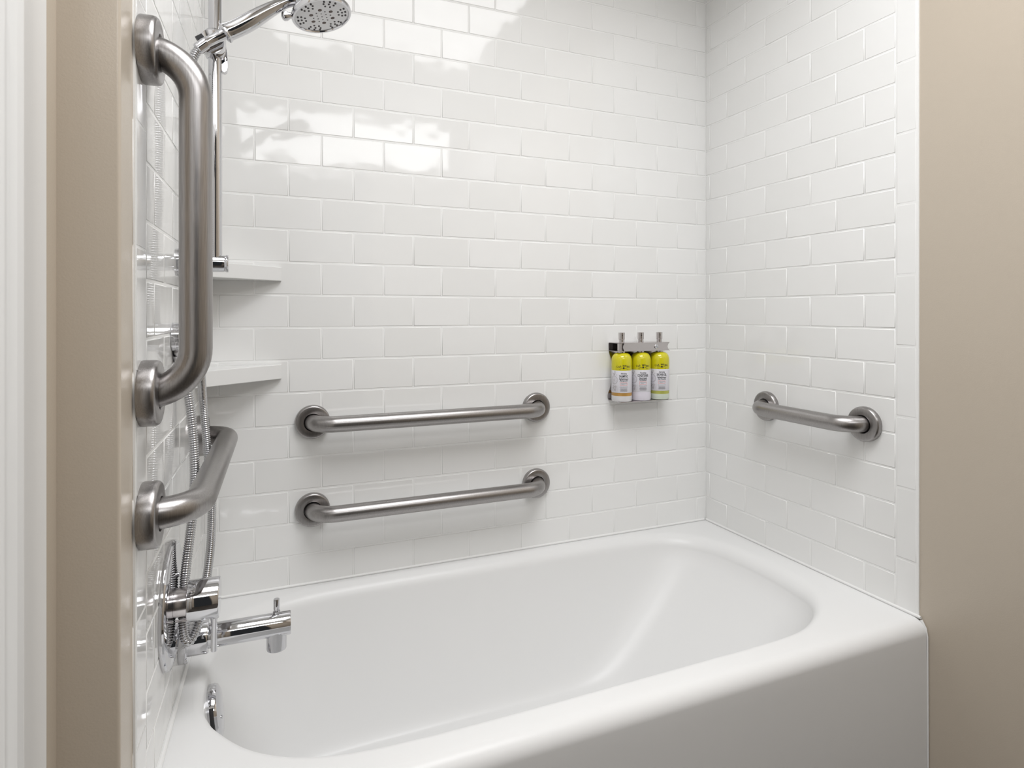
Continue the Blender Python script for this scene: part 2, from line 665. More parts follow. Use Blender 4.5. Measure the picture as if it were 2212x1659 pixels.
# front roll and apron grow out of the front side of the outer ring
fr = sorted([i for i in range(N) if abs(outer[i].y - Y_ROLL) < 1e-6], key=lambda i: outer[i].x)
prof = []
for k in range(1, 13):
    a = k / 12 * PI / 2
    prof.append((R_ROLL * math.sin(a), R_ROLL * (1 - math.cos(a))))
prof += [(R_ROLL, 0.06), (R_ROLL + 0.001, 0.12), (R_ROLL + 0.001, 0.30), (R_ROLL + 0.001, RIM - 0.001)]
vs = [Vector((outer[i].x, Y_ROLL, RIM)) for i in fr]
n = len(fr)
for o_, d_ in prof:
    vs += [Vector((outer[i].x, Y_ROLL - o_, RIM - d_)) for i in fr]
fs = []
for r in range(len(prof)):
    for i in range(n - 1):
        fs.append([r * n + i, (r + 1) * n + i, (r + 1) * n + i + 1, r * n + i + 1])
mb.add(vs, fs, True)
bm_all = mb
me_v = [v.copy() for v in mb.v]
me_f = [list(f) for f in mb.f]
tub = thing('bathtub', 'long white enamelled bathtub with a rounded rim, set between the tiled walls', 'bathtub',
            (-0.73, -0.35, 0))
ob = mb.build('tub_shell', M['enamel'], tub, sharp=60)
bm = bmesh.new()
bm.from_mesh(ob.data)
bmesh.ops.remove_doubles(bm, verts=bm.verts, dist=1e-5)
bmesh.ops.recalc_face_normals(bm, faces=bm.faces)
bm.to_mesh(ob.data)
bm.free()
for p in ob.data.polygons:
    p.use_smooth = True
# the shell's front faces the viewer and its inside faces up: make sure normals point that way
bvh = BVHTree.FromPolygons(me_v, me_f)

# overflow plate on the sloped end wall under the spout
hit = bvh.ray_cast(Vector((-1.0, -0.322, 0.352)), Vector((-1, 0, 0)))
hp, hn = hit[0], hit[1]
if hn.x < 0:
    hn = -hn
hn = Vector((hn.x, hn.y * 0.3, hn.z)).normalized()
mb = MB()
mb.lathe([(0.0450, -0.012), (0.0470, -0.006), (0.0475, 0.004), (0.0470, 0.011), (0.0445, 0.0155), (0.038, 0.0185), (0.02, 0.0205), (0.0, 0.021)], hp, hn, 56)
ofp = mb.build('overflow_plate', M['chrome'], tub)
up = (Vector((0, 0, 1)) - hn * hn.z).normalized()
sd = hn.cross(up)
mb = MB()
for a0_, a1_ in ((0.66, -0.20), (-0.38, -0.52)):
    mb.tube([hp + (sd * math.cos(a0_ + (a1_ - a0_) * i / 10) + up * math.sin(a0_ + (a1_ - a0_) * i / 10)) * 0.0462 + hn * 0.0072 for i in range(11)], 0.0038, 10)
mb.build('overflow_slot', M['dark'], ofp)
mb = MB()
mb.lathe([(0.003, 0.0), (0.003, 0.0025), (0.0, 0.003)], hp + hn * 0.0190 + sd * 0.024, hn, 12)
mb.build('screw', M['chrome'], ofp)
# drain on the tub floor
mb = MB()
mb.lathe([(0.036, -0.002), (0.036, 0.003), (0.030, 0.0045), (0.024, 0.003), (0.022, 0.012), (0.010, 0.016), (0.0, 0.0165)], (-1.22, -0.335, ZB - 0.004), (0, 0, 1), 36)
mb.build('drain', M['chrome'], tub)

# caulk beads where the tiles meet the tub
mb = MB()
cb_pts = [Vector((LX0 + 0.006, -0.0008, RIM + 0.0031)), Vector((-0.7, -0.0004, RIM + 0.0031)), Vector((-0.006, -0.0008, RIM + 0.0031))]
mb.tube(catmull(cb_pts, 8), 0.0034, 10)
mb.build('caulk_bead', M['caulk'], wall_back)
mb = MB()
mb.tube([Vector((-0.0008, -0.004, RIM + 0.0031)), Vector((-0.0008, -0.350, RIM + 0.0031)), Vector((-0.0008, -0.672, RIM + 0.0031)), Vector((-0.0008, -0.694, RIM + 0.0031))], 0.0034, 10)
mb.build('caulk_bead', M['caulk'], wall_right)
mb = MB()
mb.tube([LW(0.004, 0.0024, RIM + 0.0031), LW(0.30, 0.0026, RIM + 0.0031), LW(0.675, 0.003, RIM + 0.0031)], 0.0044, 10)
mb.build('caulk_bead', M['caulk'], wall_left)
mb = MB()
mb.tube([(0.0002, -0.694, RIM - 0.002), (0.0002, -0.7035, RIM - 0.016), (0.0002, -0.7075, RIM - 0.032), (0.0002, -0.709, 0.01)], [0.0032, 0.0026, 0.0018, 0.0018], 8)
mb.build('caulk_bead', M['caulk'], wall_right)


# ------------------------------------------------------------------ grab bars
def grab_bar(label, P, a, b, off, r, fr_, fd, group, R=0.052, name='grab_bar'):
    """P(u, offset, z) maps wall coordinates; a, b are (u, z) of the two flanges"""
    A, B = P(a[0], 0, a[1]), P(b[0], 0, b[1])
    t = thing(name, label, 'grab bar', (A + B) / 2, group)
    nn = (P(a[0], 1, a[1]) - A).normalized()
    d = (B - A).normalized()
    pts = [A + nn * 0.002, A + nn * (off - R)]
    pts = [A + nn * 0.002] + arc_pts(A + nn * (off - R) + d * R, -d, nn, R, 0, PI / 2, 14)
    pts += arc_pts(B + nn * (off - R) - d * R, nn, d, R, 0, PI / 2, 14) + [B + nn * 0.002]
    # extra points along the straight run
    MB().tube(pts, r, 36).build('bar', M['steel'], t)
    for c in (A, B):
        mb = MB()
        mb.lathe([(fr_ * 0.985, 0.0), (fr_, 0.002), (fr_, fd - 0.006), (fr_ * 0.975, fd - 0.0025), (fr_ * 0.93, fd - 0.0005), (fr_ * 0.88, fd),
                  (r + 0.0035, fd + 0.001), (r + 0.0022, fd + 0.0005), (r + 0.0012, fd - 0.002), (r + 0.0012, 0.003)], c, nn, 64)
        mb.build('flange', M['steel'], t)
    return t


BAR_R = 0.0195
grab_bar('long satin steel grab bar on the back wall, upper of the two', BW, (-1.213, .825), (-.607, .825), .062, BAR_R, .0415, .015, 'grab bars on the back wall')
grab_bar('long satin steel grab bar on the back wall, lower of the two', BW, (-1.213, .609), (-.607, .609), .062, BAR_R, .0415, .015, 'grab bars on the back wall')
grab_bar('short satin steel grab bar alone on the right tiled wall', RW, (.261, .829), (.564, .829), .060, BAR_R, .0415, .015, None)
grab_bar('upright satin steel grab bar nearest the viewer, in front of the chrome shower rail', LW, (.655, 1.437), (.655, .987), .063, .0205, .0435, .0215, 'grab bars on the shower wall', R=0.058)
grab_bar('angled-away satin steel grab bar between the upright bar and the shower valve', LW, (.655, .827), (.10, .827), .063, .0205, .0435, .0215, 'grab bars on the shower wall', R=0.058)


# ------------------------------------------------------------------ corner shelves
def shelf(label, z0, z1):
    a = Vector((-1.285, -0.0005, 0))
    b = LW(0.146, 0.0005, 0)
    c = LW(0.0005, 0.0005, 0)
    c.y = -0.0005
    t = MB()
    # slightly eased front edge: three layers
    m = (a - c) * 0 + Vector((0, 0, 0))
    dirf = (a - b).normalized()
    out = Vector((dirf.y, -dirf.x, 0))
    if out.dot(Vector((1, -1, 0))) < 0:
        out = -out
    e = 0.0012
    lay = [(z0, -e), (z0 + e * 0.4, -e * 0.3), (z0 + e, 0), (z1 - e, 0), (z1 - e * 0.4, -e * 0.3), (z1, -e)]
    vs, fs = [], []
    for z, o_ in lay:
        vs += [Vector((a.x, a.y, z)), Vector((a.x, a.y - 0.010, z)) + out * o_, Vector((b.x, b.y, z)) + out * o_, Vector((c.x, c.y, z))]
    for r in range(len(lay) - 1):
        for i in range(4):
            j = (i + 1) % 4
            fs.append([r * 4 + i, r * 4 + j, (r + 1) * 4 + j, (r + 1) * 4 + i])
    fs.append([3, 2, 1, 0])
    fs.append([(len(lay) - 1) * 4 + i for i in range(4)])
    t.add(vs, fs, True)
    o = t.build('corner_shelf', M['shelf'], sharp=15)
    o['label'], o['category'], o['group'] = label, 'shelf', 'corner shelves'


M['shelf'] = mat_simple('white_solid_surface', (0.83, 0.83, 0.82), 0.22, bump=(30, 0.03, 0.001, 2))
shelf('white corner shelf, the upper of two, beside the foot of the chrome shower rail', 1.1700, 1.2030)
shelf('white corner shelf, the lower of two, behind the lower end of the upright grab bar', 0.9345, 0.9690)

# ------------------------------------------------------------------ shower slide rail
SR = 0.355                                    # distance of the rail from the back corner along the left wall
RO = 0.0585                                   # stand-off of the rail
rail = thing('shower_rail', 'upright polished chrome shower slide rail on the left tiled wall', 'shower rail', LW(SR, 0, 1.18))
MB().tube([LW(SR, RO, 1.172), LW(SR, RO, 1.5), LW(SR, RO, 1.865)], 0.0115, 32).build('rail_tube', M['chrome'], rail)
for z in (1.182, 1.855):
    mb = MB()
    mb.lathe([(0.026, 0.0), (0.026, 0.004), (0.0155, 0.006), (0.0155, 0.072), (0.0148, 0.0735), (0.0148, 0.0755), (0.0158, 0.077), (0.0158, 0.0795), (0.0150, 0.0805), (0.0, 0.081)],
             LW(SR, 0, z), L_NRM, 40)
    mb.build('rail_bracket', M['chrome'], rail)
# sliding holder
sl = MB()
sl.tube([LW(SR, RO, 1.5515), LW(SR, RO, 1.5530), LW(SR, RO, 1.5640), LW(SR, RO, 1.5980), LW(SR, RO, 1.6000)], [0.0150, 0.0160, 0.0185, 0.0175, 0.0160], 36)
tab = [(0.0, 1.580), (0.0165, 1.580), (0.0195, 1.565), (0.0205, 1.550), (0.0205, 1.537), (0.0190, 1.5310), (0.0155, 1.5280), (0.0115, 1.5290), (0.0095, 1.5330), (0.0095, 1.553), (0.0, 1.556)]
sl.prism([LW(SR + 0.004, RO + a, b) for a, b in tab], -L_DIR * 0.014, smooth=True)
sl.build('slider', M['chrome'], rail)
mb = MB()
c0 = LW(SR + 0.010, RO - 0.0035, 1.5690)
mb.lathe([(0.0203, 0.0), (0.0213, 0.001), (0.0213, 0.0200), (0.0205, 0.0215), (0.0, 0.0220)], c0, L_DIR, 48)
mb.build('holder_disc', M['chrome'], rail)
mb = MB()
dk = (LW(0, 0.030, 0.0215) - LW(0, 0, 0)).normalized()
p0 = LW(SR + 0.0325, RO - 0.024, 1.5655)
mb.tube([p0, p0 + dk * 0.012], 0.0085, 20)
mb.build('clip_gap_shade', M['dark'], rail)  # solid plug; its black colour stands for shade in the clip opening

# ------------------------------------------------------------------ hand shower
hs_y = SR + 0.047


def HS(o, z, s=None):
    return LW(hs_y if s is None else s, o, z)


hand = thing('hand_shower', 'chrome hand shower with a round dotted spray face, held at the top of the rail', 'shower head', HS(0.07, 1.59))
b0 = HS(0.0495, 1.5595)
b1 = HS(0.0780, 1.5797)
hd = (b1 - b0).normalized()
MB().lathe([(0.0080, -0.006), (0.0092, -0.004), (0.0092, 0.0), (0.0088, 0.001), (0.0088, 0.020), (0.0092, 0.026), (0.0095, (b1 - b0).length)], b0, hd, 32).build('holder_sleeve', M['chrome'], hand)
hc = HS(0.2400, 1.6375)                       # centre of the spray face
hk = [(b1 - hd * 0.002, 0.0125), (b1, 0.0168), (b1 + hd * 0.0018, 0.0170), (b1 + hd * 0.004, 0.0150), (HS(0.0921, 1.5886), 0.0146), (HS(0.107, 1.5990), 0.0150),
      (HS(0.122, 1.6106), 0.0150), (HS(0.1349, 1.6213), 0.0140), (HS(0.1526, 1.6350), 0.0122), (HS(0.1681, 1.6460), 0.0105), (HS(0.1838, 1.6550), 0.0100), (HS(0.200, 1.6600), 0.0125), (HS(0.214, 1.6600), 0.0140)]
path = catmull([p for p, r in hk], 5)
rad = [v.x for v in catmull([(r, 0, 0) for p, r in hk], 5)]
MB().tube(path, rad, 36).build('handle', M['chrome'], hand, sharp=50)
# head: tilts outwards
fn = (Vector((0, 0, -0.93)) + L_NRM * 0.22 + L_DIR * 0.13).normalized()
mb = MB()
mb.lathe([(0.0, -0.052), (0.020, -0.051), (0.034, -0.046), (0.041, -0.036), (0.0435, -0.022), (0.0445, -0.0135), (0.0450, -0.0125), (0.0515, -0.0105), (0.0540, -0.006),
          (0.0540, -0.0015), (0.0525, 0.001), (0.0492, 0.0012), (0.0482, -0.001)], hc, fn, 64)
head = mb.build('spray_head', M['chrome'], hand, sharp=40)
mb = MB()
mb.lathe([(0.0488, -0.003), (0.0482, -0.0008), (0.040, -0.0002), (0.020, 0.0004), (0.0, 0.0006)], hc, fn, 64)
face = mb.build('spray_face', M['nozzle_face'], hand, sharp=60)
fx = (L_NRM - fn * L_NRM.dot(fn)).normalized()
fy = fn.cross(fx)
mb = MB()
mb2 = MB()


def noz(m_, x, y, r):
    m_.lathe([(r, -0.0008), (r, 0.0001), (r * 0.6, 0.0003), (0.0, 0.0003)], hc + fx * x + fy * y + fn * 0.0004, fn, 10)


for sec in range(6):
    a0 = sec * PI / 3 + 0.25
    for rr_, cnt, sp in ((0.0430, 3, 0.25), (0.0370, 3, 0.26), (0.0305, 2, 0.30)):
        for k in range(cnt):
            a = a0 + (k - (cnt - 1) / 2) * sp
            noz(mb, math.cos(a) * rr_, math.sin(a) * rr_, 0.00185)
    noz(mb2, math.cos(a0 + 0.52) * 0.0205, math.sin(a0 + 0.52) * 0.0205, 0.0037)
    noz(mb, math.cos(a0) * 0.0155, math.sin(a0) * 0.0155, 0.0015)
    noz(mb, math.cos(a0 + 0.5) * 0.009, math.sin(a0 + 0.5) * 0.009, 0.0014)
noz(mb, 0, 0, 0.0016)
mb.build('spray_nozzle', M['nozzle'], face, kind='stuff')
mb2.build('massage_nozzle', M['nozzle_brown'], face, kind='stuff')
mb = MB()
kb = hc - fn * 0.004 - fx * 0.050
mb.tube([kb, kb - fx * 0.006, kb - fx * 0.0115, kb - fx * 0.0165, kb - fx * 0.0195, kb - fx * 0.021], [0.0045, 0.0055, 0.0085, 0.0085, 0.006, 0.001], 24)
mb.build('spray_selector', M['chrome'], hand)


# ------------------------------------------------------------------ hose
def unproj_y(px, py, y):
    fw = Vector((math.sin(YAW), math.cos(YAW), 0))
    rt = Vector((math.cos(YAW), -math.sin(YAW), 0))
    d = fw + rt * ((px - CX) / F_PX) + Vector((0, 0, 1)) * ((CY - py) / F_PX)
    return CAM + d * ((y - CAM.y) / d.y)


# points of the hose in metres (x, y, z)
HOSE = [Vector((-1.4603, -0.4130, 1.0207)), Vector((-1.4540, -0.4000, 0.9905)), Vector((-1.4462, -0.4000, 0.9465)), Vector((-1.4399, -0.4000, 0.8825)), Vector((-1.4374, -0.4000, 0.8186)), Vector((-1.4399, -0.4000, 0.7551)), Vector((-1.4447, -0.4020, 0.7087)), Vector((-1.4496, -0.4050, 0.6639)), Vector((-1.4521, -0.4080, 0.6332)), Vector((-1.4521, -0.4250, 0.5975)), Vector((-1.4516, -0.4300, 0.5711)), Vector((-1.4494, -0.4320, 0.5532)), Vector((-1.4451, -0.4300, 0.5436)), Vector((-1.4407, -0.4260, 0.5438)), Vector((-1.4367, -0.4200, 0.5494)), Vector((-1.4313, -0.4100, 0.5624)), Vector((-1.4278, -0.4000, 0.5738)), Vector((-1.4243, -0.3700, 0.5964)), Vector((-1.4220, -0.3400, 0.6179)), Vector((-1.4197, -0.3000, 0.6488)), Vector((-1.4199, -0.2650, 0.6857)), Vector((-1.4216, -0.2450, 0.7205)), Vector((-1.4268, -0.2350, 0.7869)), Vector((-1.4317, -0.2350, 0.8514)), Vector((-1.4363, -0.2500, 0.9267)), Vector((-1.4347, -0.3400, 1.0221)), Vector((-1.4351, -0.3900, 1.1055)), Vector((-1.4392, -0.4000, 1.1849)), Vector((-1.4434, -0.4000, 1.2961)), Vector((-1.4462, -0.4000, 1.4229)), Vector((-1.4455, -0.4000, 1.4984)), Vector((-1.4404, -0.4020, 1.5279)), Vector((-1.4318, -0.4030, 1.5456)), Vector((-1.4233, -0.4030, 1.5550))]
raw = catmull(HOSE, 24)
# resample evenly
cum = [0.0]
for a, b in zip(raw[:-1], raw[1:]):
    cum.append(cum[-1] + (b - a).length)
total = cum[-1]
pitch = 0.0040
step = pitch / 4
pts, rads = [], []
k = 0
d = 0.0
i = 0
while d < total:
    while cum[k + 1] < d:
        k += 1
    f = (d - cum[k]) / max(1e-9, cum[k + 1] - cum[k])
    pts.append(raw[k].lerp(raw[k + 1], f))
    rads.append((0.0061, 0.0075, 0.0079, 0.0075)[i % 4])
    i += 1
    d += step
hose = thing('shower_hose', 'ribbed chrome shower hose looping down from the hand shower past the tub valve', 'hose', HOSE[0])
MB().tube(pts, rads, 12).build('ribbed_tube', M['hose'], hose, sharp=80)
for e, dr in ((pts[0], (pts[0] - pts[6]).normalized()), (pts[-1], (pts[-1] - pts[-7]).normalized())):
    MB().lathe([(0.0085, -0.014), (0.0100, -0.012), (0.0100, 0.004), (0.0, 0.0045)], e, dr, 24).build('hose_nut', M['chrome'], hose)

# wall outlet elbow
el = thing('hose_outlet', 'chrome wall outlet elbow for the hose, half hidden behind the upright grab bar', 'elbow', LW(0.418, 0, 1.03))
MB().lathe([(0.0235, 0.0), (0.0245, 0.001), (0.0245, 0.030), (0.0235, 0.034), (0.0, 0.0345)], LW(0.418, 0, 1.052), L_NRM, 40).build('outlet_body', M['chrome'], el)
nb = LW(0.414, 0.020, 1.032)
MB().lathe([(0.009, -0.006), (0.009, 0.003), (0.0125, 0.0035), (0.0125, 0.016), (0.010, 0.018)], nb, (HOSE[0] - nb).normalized(), 24).build('outlet_nut', M['chrome'], el)

# ------------------------------------------------------------------ valve
vs_, vz = 0.450, 0.620
val = thing('shower_valve', 'chrome tub and shower valve with a large round wall plate and a lever underneath', 'valve', LW(vs_, 0, vz))
MB().lathe([(0.0985, 0.0), (0.0990, 0.001), (0.0988, 0.0050), (0.0970, 0.0072), (0.0945, 0.0079), (0.060, 0.0078), (0.030, 0.0078)], LW(vs_, 0, vz), L_NRM, 72).build('wall_plate', M['chrome'], val)
MB().lathe([(0.0225, 0.008), (0.0225, 0.026), (0.0215, 0.030)], LW(vs_, 0, vz), L_NRM, 40).build('neck', M['polished_steel'], val)
hb = MB().lathe([(0.030, 0.0275), (0.0320, 0.0285), (0.0322, 0.073), (0.0312, 0.0745), (0.0, 0.0752)], LW(vs_, 0, vz), L_NRM, 56).build('handle_body', M['chrome'], val)
MB().tube([LW(vs_, 0.0655, vz - 0.030), LW(vs_, 0.0655, vz - 0.034), LW(vs_, 0.0655, vz - 0.040), LW(vs_, 0.0655, vz - 0.088), LW(vs_, 0.0655, vz - 0.0895)], [0.0058, 0.0058, 0.0046, 0.0050, 0.0042], 20).build('lever', M['chrome'], hb)
MB().tube([LW(vs_ + 0.004, 0.009, vz - 0.029), LW(vs_ + 0.004, 0.029, vz - 0.029)], 0.0020, 10).build('stop_pin', M['polished_steel'], val)
MB().lathe([(0.0035, 0.008), (0.0035, 0.0105), (0.0, 0.012)], LW(vs_ - 0.030, 0, vz + 0.034), L_NRM, 14).build('plate_screw', M['chrome'], val)

# ------------------------------------------------------------------ spout
ss, sz = 0.332, 0.501
sp = thing('tub_spout', 'straight chrome tub spout with a small pull-up knob, below the shower valve', 'spout', LW(ss, 0, sz))
MB().lathe([(0.0390, 0.0), (0.0400, 0.002), (0.0400, 0.012), (0.0385, 0.014), (0.0290, 0.0145), (0.0290, 0.044), (0.0280, 0.046), (0.0215, 0.0465), (0.0215, 0.052)], LW(ss, 0, sz), L_NRM, 48).build('spout_collar', M['chrome'], sp)
MB().lathe([(0.0208, 0.044), (0.0212, 0.050), (0.0212, 0.1855), (0.0205, 0.1868), (0.0, 0.187)], LW(ss, 0, sz), L_NRM, 48).build('spout_tube', M['chrome'], sp)
MB().lathe([(0.0185, -0.004), (0.0185, 0.043), (0.0178, 0.045), (0.0150, 0.0452), (0.0145, 0.036), (0.0, 0.036)], LW(ss, 0.1615, sz), (0, 0, -1), 40, scale=(1, 1.02)).build('spout_outlet', M['chrome'], sp)
dv = MB().lathe([(0.0035, 0.018), (0.0065, 0.0215), (0.0065, 0.0255), (0.0040, 0.0265), (0.0040, 0.029), (0.0055, 0.0295), (0.0056, 0.047), (0.0050, 0.0485), (0.0, 0.049)], LW(ss, 0.1615, sz), (0, 0, 1), 24).build('diverter_knob', M['chrome'], sp)

# ------------------------------------------------------------------ soap dispenser rack and bottles
DX0, DX1 = -0.3625, -0.1865
rack = thing('dispenser_rack', 'steel wall rack holding three pump bottles on the back wall near the corner', 'rack', (-0.2745, 0, 0.833))
ZT0, ZT1 = 0.9805, 1.0045
YF = -0.058
# back plate with a waisted left side
mb = MB()
pl_ = catmull([(DX0 - 0.004, 0, 0.8330), (DX0 - 0.006, 0, 0.848), (DX0 + 0.004, 0, 0.875), (DX0 + 0.010, 0, 0.915), (DX0 + 0.006, 0, 0.95), (DX0 - 0.002, 0, 0.978), (DX0 - 0.003, 0, 1.0035)], 5)
poly = [Vector((p.x, -0.0012, p.z)) for p in pl_]
poly += [Vector((2 * -0.2745 - p.x, -0.0012, p.z)) for p in reversed(pl_)]
mb.prism(poly, (0, -0.0016, 0))
mb.build('back_plate', M['polished_steel'], rack)
# bottom tray with a turned-up lip
mb = MB()
mb.box((DX0 - 0.002, -0.066, 0.8312), (DX1 + 0.004, -0.0028, 0.8328), bev=0.0005)
mb.build('tray', M['polished_steel'], rack)
# upper channel: top, front and bottom flanges, open at the left end; the right end is cut concave
mb = MB()
th = 0.0013


def chan_end(z):
    t = (z - ZT0) / (ZT1 - ZT0)
    return DX1 - 0.007 * math.sin(t * PI)


nz_ = 10
front = [Vector((DX0 + 0.012 + 0.004 * (1 - math.sin(i / nz_ * PI)), YF, ZT0 + (ZT1 - ZT0) * i / nz_)) for i in range(nz_ + 1)]
front += [Vector((chan_end(ZT0 + (ZT1 - ZT0) * i / nz_), YF, ZT0 + (ZT1 - ZT0) * i / nz_)) for i in range(nz_, -1, -1)]
mb.prism(front, (0, -th, 0))
mb.box((DX0 - 0.002, YF - th, ZT1 - 0.0006), (DX1 + 0.001, -0.0028, ZT1 + th - 0.0006), bev=0.0004)
mb.box((DX0 - 0.002, YF - th, ZT0 - th + 0.0006), (DX1 + 0.001, -0.0028, ZT0 + 0.0006), bev=0.0004)
mb.build('top_channel', M['polished_steel'], rack)
mb = MB()
mb.lathe([(0.0068, 0.0), (0.0068, 0.0016), (0.0060, 0.0022), (0.0, 0.0022)], (-0.2345, YF - th, (ZT0 + ZT1) / 2), (0, -1, 0), 28)
lk = mb.build('lock', M['chrome'], rack)
mb = MB()
for dx, dz in ((-0.0022, 0.0012), (0.0024, -0.0012)):
    mb.lathe([(0.0010, 0.0021), (0.0010, 0.0025), (0, 0.0025)], (-0.2345 + dx, YF - th, (ZT0 + ZT1) / 2 + dz), (0, -1, 0), 10)
mb.build('lock_pin_hole', M['dark'], lk)

# view azimuth of the bottles: the printed side is turned straight out from the wall and slightly right
BRAD = 0.0300


def text_mesh(body, size, shear=0.0, sx=1.0, bold=0.0):
    c = bpy.data.curves.new('t', 'FONT')
    c.body = body
    c.size = size
    c.shear = shear
    c.offset = bold
    c.align_x = 'CENTER'
    c.resolution_u = 2
    o = bpy.data.objects.new('t', c)
    col.objects.link(o)
    dg = bpy.context.evaluated_depsgraph_get()
    me = o.evaluated_get(dg).to_mesh()
    vs = [(v.co.x * sx, v.co.y) for v in me.vertices]
    fs = [list(p.vertices) for p in me.polygons]
    bpy.data.objects.remove(o)
    bpy.data.curves.remove(c)
    return vs, fs


def wrap(mb, vs, fs, cx, z, ang0, rad, center, subdiv=True):
    """flat (x, z) shape laid round the bottle; ang0 is the direction of its middle"""
    out = []
    for x, y in vs:
        a = ang0 + (x + cx) / rad
        out.append(Vector((center[0] + math.sin(a) * rad, center[1] - math.cos(a) * rad, z + y)))
    mb.add(out, fs, False)


def ring_shape(r0, r1, n=28, sx=1.0, sy=1.0, a0=0, a1=2 * PI):
    vs, fs = [], []
    for i in range(n + 1):
        a = a0 + (a1 - a0) * i / n
        vs += [(math.cos(a) * r0 * sx, math.sin(a) * r0 * sy), (math.cos(a) * r1 * sx, math.sin(a) * r1 * sy)]
    for i in range(n):
        fs.append([2 * i, 2 * i + 1, 2 * i + 3, 2 * i + 2])
    return vs, fs


def stroke(pts, w):
    vs, fs = [], []
    pts = [Vector((*p, 0)) for p in pts]
    for i, p in enumerate(pts):
        t = (pts[min(i + 1, len(pts) - 1)] - pts[max(i - 1, 0)]).normalized()
        n_ = Vector((-t.y, t.x, 0)) * w / 2
        vs += [(p.x + n_.x, p.y + n_.y), (p.x - n_.x, p.y - n_.y)]
    for i in range(len(pts) - 1):
        fs.append([2 * i, 2 * i + 1, 2 * i + 3, 2 * i + 2])
    return vs, fs


def swirl(sign):
    p = []
    for i in range(22):
        t = i / 21
        a = t * 1.6 * PI
        r = 0.0030 * (1 - 0.6 * t)
        p.append((sign * (0.0165 + math.sin(a) * r), -0.0012 + math.cos(a) * r))
    return p


